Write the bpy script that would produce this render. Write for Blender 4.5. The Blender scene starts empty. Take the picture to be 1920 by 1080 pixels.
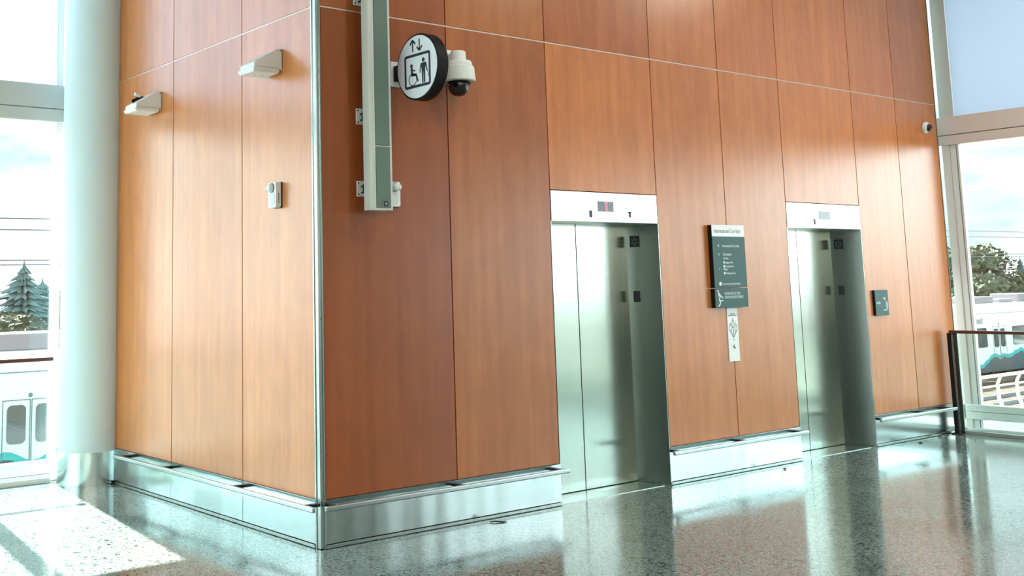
import bpy, bmesh, math, random
from mathutils import Vector, Matrix, noise
random.seed(7)
COL = bpy.context.scene.collection
PI = math.pi

# ------------------------------------------------------------------ helpers
def tag(o, label=None, cat=None, group=None, kind=None):
    if label: o['label'] = label
    if cat: o['category'] = cat
    if group: o['group'] = group
    if kind: o['kind'] = kind
    return o

def empty(name, loc, label=None, cat=None, group=None, kind=None):
    o = bpy.data.objects.new(name, None); COL.objects.link(o)
    o.location = loc; o.empty_display_size = .1
    return tag(o, label, cat, group, kind)

class MB:
    """collects shapes and links them as one mesh object; coordinates are world coordinates"""
    def __init__(s): s.bm = bmesh.new()
    def box(s, x0, x1, y0, y1, z0, z1):
        v = [s.bm.verts.new((x, y, z)) for z in (z0, z1) for x, y in ((x0, y0), (x1, y0), (x1, y1), (x0, y1))]
        for f in ((3, 2, 1, 0), (4, 5, 6, 7), (0, 1, 5, 4), (1, 2, 6, 5), (2, 3, 7, 6), (3, 0, 4, 7)):
            s.bm.faces.new([v[i] for i in f])
        return s
    def hexa(s, pts):            # 8 corner points, bottom loop then top loop
        v = [s.bm.verts.new(p) for p in pts]
        for f in ((3, 2, 1, 0), (4, 5, 6, 7), (0, 1, 5, 4), (1, 2, 6, 5), (2, 3, 7, 6), (3, 0, 4, 7)):
            s.bm.faces.new([v[i] for i in f])
        return s
    def loft(s, rings, cap=True, close=True):
        R = [[s.bm.verts.new(p) for p in r] for r in rings]
        n = len(R[0])
        for a, b in zip(R, R[1:]):
            for i in range(n if close else n-1):
                j = (i+1) % n
                s.bm.faces.new((a[i], a[j], b[j], b[i]))
        if cap:
            s.bm.faces.new(R[0][::-1]); s.bm.faces.new(R[-1])
        return s
    def lathe(s, c, prof, axis=(0, 0, 1), n=32, cap=True):   # prof: (radius, height along axis)
        A = Vector(axis).normalized(); U = A.orthogonal().normalized(); W = A.cross(U); c = Vector(c)
        s.loft([[c + A*h + U*(r*math.cos(2*PI*i/n)) + W*(r*math.sin(2*PI*i/n)) for i in range(n)] for r, h in prof], cap)
        return s
    def tube(s, pts, r, n=8):
        pts = [Vector(p) for p in pts]; rings = []
        for i, p in enumerate(pts):
            t = (pts[min(i+1, len(pts)-1)] - pts[max(i-1, 0)]).normalized()
            U = (Vector((0, 0, 1)) if abs(t.z) < .9 else Vector((1, 0, 0))).cross(t).normalized(); W = t.cross(U)
            rr = r[i] if isinstance(r, (list, tuple)) else r
            rings.append([p + U*(rr*math.cos(2*PI*k/n)) + W*(rr*math.sin(2*PI*k/n)) for k in range(n)])
        return s.loft(rings)
    def prism(s, poly, o, U, V, d):   # 2-D polygon placed at o with axes U,V, extruded by vector d
        o, U, V, d = map(Vector, (o, U, V, d))
        a = [s.bm.verts.new(o + U*p[0] + V*p[1]) for p in poly]
        b = [s.bm.verts.new(v.co + d) for v in a]
        s.bm.faces.new(a[::-1]); s.bm.faces.new(b)
        for i in range(len(a)):
            j = (i+1) % len(a); s.bm.faces.new((a[i], a[j], b[j], b[i]))
        return s
    def band(s, outer, inner, o, U, V, d):   # ring between two polygons with the same point count
        o, U, V, d = map(Vector, (o, U, V, d))
        L = []
        for poly in (outer, inner):
            a = [s.bm.verts.new(o + U*p[0] + V*p[1]) for p in poly]
            L.append((a, [s.bm.verts.new(v.co + d) for v in a]))
        (oa, ob), (ia, ib) = L
        for i in range(len(oa)):
            j = (i+1) % len(oa)
            for q in ((oa[i], oa[j], ob[j], ob[i]), (ia[j], ia[i], ib[i], ib[j]), (ob[i], ob[j], ib[j], ib[i]), (oa[j], oa[i], ia[i], ia[j])):
                s.bm.faces.new(q)
        return s
    def ico(s, c, r, sub=2, sc=(1, 1, 1), amp=0, fr=2, seed=0):
        g = bmesh.ops.create_icosphere(s.bm, subdivisions=sub, radius=1)
        c = Vector(c)
        for v in g['verts']:
            k = 1 + amp*noise.noise(v.co*fr + Vector((seed, seed*.7, 3)))
            v.co = c + Vector((v.co.x*sc[0], v.co.y*sc[1], v.co.z*sc[2]))*r*k
        return s
    def build(s, name, mat, parent=None, bevel=0, smooth=False, seg=2):
        me = bpy.data.meshes.new(name)
        bmesh.ops.recalc_face_normals(s.bm, faces=s.bm.faces)
        s.bm.to_mesh(me); s.bm.free()
        me.materials.append(mat)
        o = bpy.data.objects.new(name, me); COL.objects.link(o)
        if parent:
            # bring the mesh into the parent's own coordinates, whole chain has no rotation
            off = Vector((0, 0, 0)); p = parent
            while p: off += p.location; p = p.parent
            me.transform(Matrix.Translation(-off)); o.parent = parent
        if smooth:
            for p_ in me.polygons: p_.use_smooth = True
            me.set_sharp_from_angle(angle=math.radians(40))
        if bevel:
            b = o.modifiers.new('bevel', 'BEVEL'); b.width = bevel; b.segments = seg; b.limit_method = 'ANGLE'
        return o

def text(name, s, size, o, U, V, mat, parent, d=.0012, align='LEFT', sx=1.0):
    cu = bpy.data.curves.new(name, 'FONT'); cu.body = s; cu.size = size; cu.align_x = align
    cu.extrude = d/2; cu.resolution_u = 3
    t = bpy.data.objects.new(name, cu); COL.objects.link(t)
    bpy.context.view_layer.update()
    me = bpy.data.meshes.new_from_object(t.evaluated_get(bpy.context.evaluated_depsgraph_get()))
    bpy.data.objects.remove(t)
    U = Vector(U).normalized(); V = Vector(V).normalized(); W = U.cross(V)
    m = Matrix((U, V, W)).transposed().to_4x4(); m.translation = Vector(o) + W*(d/2)
    me.transform(m @ Matrix.Diagonal((sx, 1, 1, 1)))
    me.materials.clear(); me.materials.append(mat)
    ob = bpy.data.objects.new(name, me); COL.objects.link(ob)
    if parent:
        off = Vector((0, 0, 0)); p = parent
        while p: off += p.location; p = p.parent
        me.transform(Matrix.Translation(-off)); ob.parent = parent
    return ob

def copy_tree(o, parent=None):
    c = o.copy(); COL.objects.link(c); c.parent = parent
    for ch in list(o.children): copy_tree(ch, c)
    return c

def circ(cx, cy, r, n=24, a0=0, a1=2*PI, rx=1):
    return [(cx + rx*r*math.cos(a0+(a1-a0)*i/n), cy + r*math.sin(a0+(a1-a0)*i/n)) for i in range(n)]

def rrect(x0, x1, y0, y1, r, k=5):
    P = []
    for cx, cy, a in ((x1-r, y1-r, 0), (x0+r, y1-r, PI/2), (x0+r, y0+r, PI), (x1-r, y0+r, 1.5*PI)):
        P += [(cx + r*math.cos(a+PI/2*i/k), cy + r*math.sin(a+PI/2*i/k)) for i in range(k+1)]
    return P

def stroke(p, q, w0, w1=None):
    w1 = w0 if w1 is None else w1
    d = Vector((q[0]-p[0], q[1]-p[1])).normalized(); n = Vector((-d.y, d.x))
    return [(p[0]+n.x*w0/2, p[1]+n.y*w0/2), (p[0]-n.x*w0/2, p[1]-n.y*w0/2), (q[0]-n.x*w1/2, q[1]-n.y*w1/2), (q[0]+n.x*w1/2, q[1]+n.y*w1/2)]

# ------------------------------------------------------------------ materials
def mat(name, color=(.8, .8, .8), rough=.5, metal=0, spec=.5, emit=None, es=1, coat=0, aniso=0):
    m = bpy.data.materials.new(name); m.use_nodes = True
    b = m.node_tree.nodes['Principled BSDF']
    b.inputs['Base Color'].default_value = (*color, 1); b.inputs['Roughness'].default_value = rough
    b.inputs['Metallic'].default_value = metal; b.inputs['Specular IOR Level'].default_value = spec
    b.inputs['Coat Weight'].default_value = coat; b.inputs['Anisotropic'].default_value = aniso
    if emit: b.inputs['Emission Color'].default_value = (*emit, 1); b.inputs['Emission Strength'].default_value = es
    return m

def N(m, t, **kw):
    n = m.node_tree.nodes.new(t)
    for k, v in kw.items():
        if k in n.inputs: n.inputs[k].default_value = v
        else: setattr(n, k, v)
    return n
def Lk(m, a, b): m.node_tree.links.new(a, b)
def coords(m, sc=(1, 1, 1), add=None):
    tc = N(m, 'ShaderNodeTexCoord'); mp = N(m, 'ShaderNodeMapping'); mp.inputs['Scale'].default_value = sc
    if add is not None:
        va = N(m, 'ShaderNodeVectorMath', operation='ADD'); Lk(m, tc.outputs['Object'], va.inputs[0]); Lk(m, add, va.inputs[1])
        Lk(m, va.outputs[0], mp.inputs['Vector'])
    else: Lk(m, tc.outputs['Object'], mp.inputs['Vector'])
    return mp.outputs['Vector']
def ramp(m, fac, stops, interp='LINEAR'):
    r = N(m, 'ShaderNodeValToRGB'); Lk(m, fac, r.inputs['Fac']); e = r.color_ramp.elements; r.color_ramp.interpolation = interp
    while len(e) < len(stops): e.new(.5)
    for el, (p, c) in zip(e, stops): el.position = p; el.color = (*c, 1) if len(c) == 3 else c
    return r.outputs['Color']
def mixc(m, f, a, b, bt='MIX'):
    n = N(m, 'ShaderNodeMix', data_type='RGBA', blend_type=bt)
    if isinstance(f, float): n.inputs[0].default_value = f
    else: Lk(m, f, n.inputs[0])
    for s, v in ((6, a), (7, b)):
        if isinstance(v, tuple): n.inputs[s].default_value = (*v, 1)
        else: Lk(m, v, n.inputs[s])
    return n.outputs[2]

def wood(axis):      # vertical figured veneer; axis = 'x' or 'y' is the horizontal direction of the wall
    m = mat('wood_veneer_'+axis, rough=.30, spec=.45 if axis == 'x' else .55, coat=.3 if axis == 'x' else .55); m.node_tree.nodes['Principled BSDF'].inputs['Coat Roughness'].default_value = .26
    b = m.node_tree.nodes['Principled BSDF']
    oi = N(m, 'ShaderNodeObjectInfo')
    cv = N(m, 'ShaderNodeCombineXYZ'); mu = N(m, 'ShaderNodeMath', operation='MULTIPLY'); Lk(m, oi.outputs['Random'], mu.inputs[0]); mu.inputs[1].default_value = 37
    for i in range(3): Lk(m, mu.outputs[0], cv.inputs[i])
    def s(h, z): return (h, 1, z) if axis == 'x' else (1, h, z)
    n1 = N(m, 'ShaderNodeTexNoise', Scale=1.0, Detail=3.0, Roughness=.55); Lk(m, coords(m, s(13, .55), cv.outputs[0]), n1.inputs['Vector'])
    n2 = N(m, 'ShaderNodeTexNoise', Scale=1.0, Detail=4.0, Roughness=.6); Lk(m, coords(m, s(90, 5), cv.outputs[0]), n2.inputs['Vector'])
    n3 = N(m, 'ShaderNodeTexNoise', Scale=1.0, Detail=2.0, Distortion=.6); Lk(m, coords(m, s(7, 3.2), cv.outputs[0]), n3.inputs['Vector'])
    c1 = ramp(m, n1.outputs['Fac'], [(.30, WOOD[0]), (.52, WOOD[1]), (.72, WOOD[2])])
    c2 = mixc(m, .13, c1, ramp(m, n2.outputs['Fac'], [(.3, (.55, .5, .45)), (.7, (1.25, 1.25, 1.25))]), 'MULTIPLY')
    c3 = mixc(m, .16, c2, ramp(m, n3.outputs['Fac'], [(.35, (.55, .5, .45)), (.65, (1.3, 1.3, 1.3))]), 'MULTIPLY')
    tone = ramp(m, oi.outputs['Random'], [(0, (.88, .84, .80)), (1, (1.08, 1.08, 1.08))])
    c4 = mixc(m, 1.0, c3, tone, 'MULTIPLY')
    c4 = mixc(m, 1.0, c4, oi.outputs['Color'], 'MULTIPLY')
    Lk(m, c4, b.inputs['Base Color'])
    bp = N(m, 'ShaderNodeBump', Strength=.05, Distance=.002); Lk(m, n2.outputs['Fac'], bp.inputs['Height']); Lk(m, bp.outputs[0], b.inputs['Normal'])
    return m
WOOD = ((.48, .150, .030), (.53, .178, .040), (.58, .206, .052))
M = {}
M['wood_x'] = wood('x'); M['wood_y'] = wood('y')

def steel(name, col, rough, axis='x', wav=.25, sm=.0):
    m = mat(name, col, rough, 1, aniso=.5)
    b = m.node_tree.nodes['Principled BSDF']
    sc = (3.6, 3.6, .15)
    n = N(m, 'ShaderNodeTexNoise', Scale=1.0, Detail=1.0); Lk(m, coords(m, sc), n.inputs['Vector'])
    g = N(m, 'ShaderNodeTexNoise', Scale=1.0, Detail=3.0); Lk(m, coords(m, (8, 8, 400)), g.inputs['Vector'])
    bp = N(m, 'ShaderNodeBump', Strength=wav, Distance=.02); Lk(m, n.outputs['Fac'], bp.inputs['Height'])
    b2 = N(m, 'ShaderNodeBump', Strength=.04, Distance=.001); Lk(m, g.outputs['Fac'], b2.inputs['Height']); Lk(m, bp.outputs[0], b2.inputs['Normal'])
    Lk(m, b2.outputs[0], b.inputs['Normal'])
    if sm:
        k = N(m, 'ShaderNodeTexNoise', Scale=9.0, Detail=6.0, Roughness=.7); Lk(m, coords(m), k.inputs['Vector'])
        r = ramp(m, k.outputs['Fac'], [(.5, (rough,)*3), (.75, (rough+sm,)*3)]); Lk(m, r, b.inputs['Roughness'])
    return m
M['steel'] = steel('stainless_base', (.56, .64, .64), .17, wav=.4)
M['steel_door'] = steel('stainless_door', (.42, .46, .42), .20, wav=.05)
M['steel_trim'] = steel('stainless_trim', (.42, .48, .46), .25)
M['steel_head'] = steel('stainless_header', (.80, .84, .84), .34, wav=.1)
M['chrome'] = mat('bright_rail', (.46, .50, .50), .28, 1)
M['darkgap'] = mat('dark_backing', (.03, .022, .018), .7)
M['alu'] = mat('aluminium_reveal', (.62, .52, .46), .4, .6)
M['black'] = mat('black_metal', (.008, .008, .009), .5, spec=.2)
M['blackgloss'] = mat('black_gloss', (.008, .008, .009), .08, coat=.5)
M['white'] = mat('white_plastic', (.72, .74, .72), .4)
M['white_frame'] = mat('white_frame', (.70, .72, .70), .35)
M['frame_pink'] = mat('painted_mullion', (.66, .60, .57), .4)
M['frame_grey'] = mat('painted_transom', (.52, .55, .53), .4)
M['paint'] = mat('column_paint', (.58, .68, .69), .7, spec=.25)
M['ceil'] = mat('ceiling_white', (.7, .71, .7), .7)
M['beige'] = mat('beige_wall', (.46, .465, .41), .7)
M['charcoal'] = mat('charcoal_wall', (.035, .04, .038), .5)
M['grille'] = mat('speaker_grille', (.11, .17, .14), .6)
M['spk'] = mat('speaker_case', (.55, .58, .53), .45)
M['signgreen'] = mat('sign_green', (.035, .105, .10), .45, spec=.2)
M['signwhite'] = mat('sign_white', (.78, .84, .82), .4)
M['ink'] = mat('dark_ink', (.02, .025, .03), .5)
M['inkgrey'] = mat('grey_ink', (.22, .27, .27), .5)
M['red'] = mat('red_led', (.9, .05, .08), .4, emit=(1, .10, .16), es=1.0)
M['disp'] = mat('display_glass', (.07, .075, .08), .15)
M['clear'] = mat('strobe_lens', (.62, .66, .64), .08, coat=.6)
M['rail_wood'] = mat('handrail_brown', (.10, .035, .022), .35)
M['debris'] = mat('dark_scrap', (.015, .014, .013), .8)
M['seal'] = mat('gasket_blue_grey', (.12, .22, .27), .5)
M['face'] = mat('sign_face', (.78, .82, .88), .35)

def terrazzo():
    m = mat('terrazzo', rough=.10, spec=.45)
    b = m.node_tree.nodes['Principled BSDF']
    v = N(m, 'ShaderNodeTexVoronoi', Scale=140.0, Randomness=1.0); Lk(m, coords(m), v.inputs['Vector'])
    sep = N(m, 'ShaderNodeSeparateColor'); Lk(m, v.outputs['Color'], sep.inputs[0])
    chips = ramp(m, sep.outputs[0], [(0, (.065, .095, .088)), (.2, (.115, .160, .148)), (.5, (.16, .21, .195)), (.8, (.21, .265, .245)), (.93, (.32, .38, .35))], 'CONSTANT')
    c = chips
    for sc_, th in ((75.0, .11), (42.0, .035)):
        v2 = N(m, 'ShaderNodeTexVoronoi', Scale=sc_); Lk(m, coords(m), v2.inputs['Vector'])
        s2 = N(m, 'ShaderNodeSeparateColor'); Lk(m, v2.outputs['Color'], s2.inputs[0])
        c = mixc(m, 1.0, c, ramp(m, s2.outputs[1], [(0, (.12, .14, .13)), (th, (1, 1, 1))], 'CONSTANT'), 'MULTIPLY')
    nz = N(m, 'ShaderNodeTexNoise', Scale=1.3, Detail=3.0); Lk(m, coords(m), nz.inputs['Vector'])
    c = mixc(m, .5, c, ramp(m, nz.outputs['Fac'], [(.3, (.8, .82, .8)), (.7, (1.15, 1.15, 1.12))]), 'MULTIPLY')
    Lk(m, c, b.inputs['Base Color'])
    Lk(m, ramp(m, nz.outputs['Fac'], [(.3, (.08,)*3), (.7, (.15,)*3)]), b.inputs['Roughness'])
    return m
M['terrazzo'] = terrazzo()

def glass(name, tint, refl=1.0):
    m = bpy.data.materials.new(name); m.use_nodes = True; nt = m.node_tree; nt.nodes.clear()
    out = N(m, 'ShaderNodeOutputMaterial'); tr = N(m, 'ShaderNodeBsdfTransparent', Color=(*tint, 1))
    gl = N(m, 'ShaderNodeBsdfGlossy', Roughness=.0, Color=(.95, 1, 1, 1)); mx = N(m, 'ShaderNodeMixShader')
    lw = N(m, 'ShaderNodeLayerWeight', Blend=.5); pw = N(m, 'ShaderNodeMath', operation='POWER'); pw.inputs[1].default_value = 5
    ma = N(m, 'ShaderNodeMath', operation='MULTIPLY_ADD'); ma.inputs[1].default_value = .9*refl; ma.inputs[2].default_value = .04*refl
    Lk(m, lw.outputs['Facing'], pw.inputs[0]); Lk(m, pw.outputs[0], ma.inputs[0]); Lk(m, ma.outputs[0], mx.inputs[0])
    Lk(m, tr.outputs[0], mx.inputs[1]); Lk(m, gl.outputs[0], mx.inputs[2]); Lk(m, mx.outputs[0], out.inputs['Surface'])
    return m
M['glass'] = glass('window_glass', (.955, .99, .985))
M['guard'] = glass('guard_glass', (.90, .975, .965))

def shade():
    m = bpy.data.materials.new('roller_shade_fabric'); m.use_nodes = True; m.node_tree.nodes.clear()
    out = N(m, 'ShaderNodeOutputMaterial')
    tr = N(m, 'ShaderNodeBsdfTransparent', Color=(1, 1, 1, 1)); tl = N(m, 'ShaderNodeBsdfTranslucent', Color=(.62, .70, .82, 1)); df = N(m, 'ShaderNodeBsdfDiffuse', Color=(.5, .58, .68, 1))
    a = N(m, 'ShaderNodeMixShader'); a.inputs[0].default_value = .5; b = N(m, 'ShaderNodeMixShader'); b.inputs[0].default_value = .90
    Lk(m, tl.outputs[0], a.inputs[1]); Lk(m, df.outputs[0], a.inputs[2]); Lk(m, tr.outputs[0], b.inputs[1]); Lk(m, a.outputs[0], b.inputs[2])
    Lk(m, b.outputs[0], out.inputs['Surface'])
    return m
M['shade'] = shade()

def noisy(name, stops, scale=4, rough=.9):
    m = mat(name, rough=rough, spec=.2); n = N(m, 'ShaderNodeTexNoise', Scale=scale, Detail=6.0, Roughness=.65); Lk(m, coords(m), n.inputs['Vector'])
    Lk(m, ramp(m, n.outputs['Fac'], stops), m.node_tree.nodes['Principled BSDF'].inputs['Base Color']); return m
M['conifer'] = noisy('conifer_needles', [(.3, (.04, .08, .085)), (.7, (.09, .14, .14))], 1.5)
M['leafy'] = noisy('tree_leaves', [(.3, (.025, .035, .025)), (.7, (.10, .115, .075))], 2.5)
M['bush'] = noisy('bush_leaves', [(.3, (.05, .065, .045)), (.7, (.15, .165, .12))], 1.2)
M['bark'] = noisy('bark', [(.3, (.10, .07, .05)), (.7, (.2, .15, .12))], 6)
M['ground'] = noisy('ground', [(.3, (.12, .11, .10)), (.7, (.2, .19, .165))], .3)
M['ballast'] = noisy('ballast', [(.3, (.035, .018, .013)), (.7, (.10, .065, .05))], 1.1)
M['concrete'] = mat('concrete', (.45, .44, .42), .8)
M['train'] = mat('train_white', (.50, .53, .54), .3)
M['teal'] = mat('train_teal', (.0, .25, .26), .35)
M['navy'] = mat('train_blue', (.02, .035, .05), .4)
M['roofgear'] = mat('train_roof_grey', (.13, .12, .13), .6)
M['twin'] = mat('train_window', (.05, .055, .06), .08)
M['tline'] = mat('train_seam', (.07, .10, .10), .5)
M['lamp'] = mat('added_ceiling_lamp', (.9, .9, .9), .5, emit=(1, .96, .9), es=6)  # glow of the added, unseen downlights

# ------------------------------------------------------------------ key dimensions
XG = 8.36; YG = 3.90          # planes of the right and the left glass wall
ZC = 5.4; XW = -14.0; YS = -14.0
ZB = .3058; ZT = 3.5507       # bottom of the wood, horizontal seam
XE = 8.215                    # right end of the elevator wall
E_ = [(2.1584, 3.4146), (5.2653, 6.5238)]   # elevator openings
ZH0, ZH1 = 2.1354, 2.3731

# ------------------------------------------------------------------ setting: floor, ceiling, far walls
def struct(name, b, m, **k): return tag(b.build(name, m, **k), kind='structure')
struct('floor', MB().box(XW-.2, XG+.25, YS-.2, YG+.2, -.12, 0), M['terrazzo'])
struct('ceiling', MB().box(XW-.3, XG+.35, YS-.3, YG+.3, ZC, ZC+.2), M['ceil'])
w = empty('wall_back', (-3, YS, 0), kind='structure')
MB().box(XW-.2, XG+.2, YS-.2, YS, 1.0, ZC).build('upper_wall', M['beige'], w)
MB().box(XW-.2, XG+.2, YS-.2, YS+.03, 0, 1.0).build('dark_wainscot', M['charcoal'], w)
struct('wall_side', MB().box(XW-.2, XW, YS, -5.5, 0, ZC), M['beige'])
struct('wall_side', MB().box(XG-.10, XG+.12, YS, -9.7, 0, ZC), M['beige'])

tag(MB().box(XW+.3, .5, YS+.2, -3.3, 0, .012).build('added_dark_carpet', M['charcoal'], bevel=.004), 'added unseen charcoal carpet behind the viewer, darkening what the elevator steel mirrors', 'carpet')  # added out of view so the elevator jambs mirror a dark floor

# ------------------------------------------------------------------ elevator block
wf = empty('wall_front', (4, 0, 0), kind='structure')
b = MB()
for x0, x1 in ((.03, E_[0][0]-.012), (E_[0][1]+.012, E_[1][0]-.012), (E_[1][1]+.012, XE-.006)): b.box(x0, x1, .022, .36, 0, ZC)
for x0, x1 in E_: b.box(x0-.012, x1+.012, .022, .36, ZH1+.006, ZC)
b.box(.03, XE-.006, .42, .5, 0, ZC)
b.build('backing', M['darkgap'], wf)
seams = [.0368, 1.1422, 2.1584, 3.4146, 4.3452, 5.2653, 6.5238, 7.369, XE]
# veneer sheets differ in tone from panel to panel
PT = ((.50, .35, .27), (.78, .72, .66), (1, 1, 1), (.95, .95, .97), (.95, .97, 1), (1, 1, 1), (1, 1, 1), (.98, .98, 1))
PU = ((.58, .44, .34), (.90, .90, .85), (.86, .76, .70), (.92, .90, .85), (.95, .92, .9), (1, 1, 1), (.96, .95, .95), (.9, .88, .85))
g = .0045
for i in range(8):
    x0, x1 = seams[i]+g, seams[i+1]-g
    z0 = ZH1+.006 if i in (2, 5) else ZB
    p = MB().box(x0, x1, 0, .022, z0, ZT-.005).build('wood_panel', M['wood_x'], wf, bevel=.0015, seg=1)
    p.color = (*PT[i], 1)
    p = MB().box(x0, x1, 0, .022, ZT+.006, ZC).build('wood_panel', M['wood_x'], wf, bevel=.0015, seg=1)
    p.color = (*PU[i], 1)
MB().box(.04, XE, .004, .02, ZT-.0045, ZT+.0055).build('seam_strip', M['alu'], wf)
MB().box(XE, XE+.012, -.004, .5, 0, ZC).build('end_trim', M['steel_trim'], wf)

wl = empty('wall_left', (0, 1.6, 0), kind='structure')
MB().box(.022, .3, .05, 3.83, 0, ZC).build('backing', M['darkgap'], wl)
ys = [.0592, 1.0097, 2.1645, 3.30, 3.83]
for i in range(4):
    y0, y1 = ys[i]+g*(i > 0), ys[i+1]-g
    MB().box(0, .022, y0, y1, ZB, ZT-.005).build('wood_panel', M['wood_y'], wl, bevel=.0015, seg=1)
    MB().box(0, .022, y0, y1, ZT+.006, ZC).build('wood_panel', M['wood_y'], wl, bevel=.0015, seg=1)
MB().box(.004, .02, .06, 3.82, ZT-.0045, ZT+.0055).build('seam_strip', M['alu'], wl)
struct('wall_shaft', MB().box(.3, XE-.006, .5, 3.83, 0, ZC), M['darkgap'])

# stainless corner post between the two wood walls
t = empty('trim_1', (0, 0, 0), kind='structure')
MB().box(.002, .034, .003, .05, 0.0, ZC).build('corner_post', M['steel_trim'], t, bevel=.006, seg=3)
MB().box(-.004, .012, .044, .0555, 0.0, ZC).build('edge_strip', M['steel_trim'], t)
MB().box(.028, .036, -.004, .012, 0.0, ZC).build('edge_strip', M['steel_trim'], t)
screw = MB(); screw.lathe((.018, .003, 1.45), [(.004, 0), (.003, .002)], (0, -1, 0), 10); screw.build('screw', M['black'], t)

# stainless base panels
def base_front(name, secs):
    e = empty(name, (secs[0][0], 0, 0), kind='structure')
    for x0, x1 in secs:
        MB().box(x0+.002, x1-.002, -.001, .02, .028, ZB-.004).build('base_panel', M['steel'], e, bevel=.001, seg=1)
    x0, x1 = secs[0][0], secs[-1][1]
    MB().box(x0, x1, -.010, .02, .003, .024).build('floor_strip', M['steel_trim'], e, bevel=.002, seg=1)
base_front('baseboard_front', [(.0368, E_[0][0])])
base_front('baseboard_middle', [(E_[0][1], E_[1][0])])
base_front('baseboard_right', [(E_[1][1], XE)])
e = empty('baseboard_left', (0, 0, 0), kind='structure')
for y0, y1 in ((.058, 1.0097), (1.0097, 2.1645), (2.1645, 3.30)):
    MB().box(-.001, .02, y0+.003, y1-.003, .028, ZB-.004).build('base_panel', M['steel'], e, bevel=.001, seg=1)
MB().box(-.010, .02, .058, 3.25, .003, .024).build('floor_strip', M['steel_trim'], e, bevel=.002, seg=1)

# bumper rails
def bumper(p0, p1, brk, label):
    (xa, ya), (xb, yb) = p0, p1
    e = empty('bumper_rail', ((xa+xb)/2, (ya+yb)/2, .26), label, 'rail', 'stainless bumper rails along the wood walls')
    b = MB()
    if ya == yb: b.box(xa, xb, ya-.016, ya+.012, .252, .285)
    else: b.box(xa-.016, xa+.012, ya, yb, .252, .285)
    b.build('rail_bar', M['chrome'], e, bevel=.007, seg=3)
    for k in brk:
        b = MB()
        if ya == yb: b.box(k-.02, k+.02, ya+.012, -.001, .258, .278)
        else: b.box(xa+.012, -.001, k-.02, k+.02, .258, .278)
        b.build('bracket', M['black'], e, bevel=.002, seg=1)
bumper((-.10, -.085), (-.10, 3.05), (.06, 1.01, 2.16, 2.95), 'long stainless bumper rail low on the side wall, running back to the round column')
bumper((-.03, -.10), (2.145, -.10), (.06, 1.14, 2.10), 'stainless bumper rail low on the dark wood wall between steel corner post and nearer elevator')
bumper((3.345, -.10), (5.225, -.10), (3.46, 4.345, 5.20), 'stainless bumper rail low on the wall between the two elevators, below the directory sign')
bumper((6.45, -.10), (7.93, -.10), (6.56, 7.37, 7.90), 'short stainless bumper rail right of the farther elevator, ending at the dark post')

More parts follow.
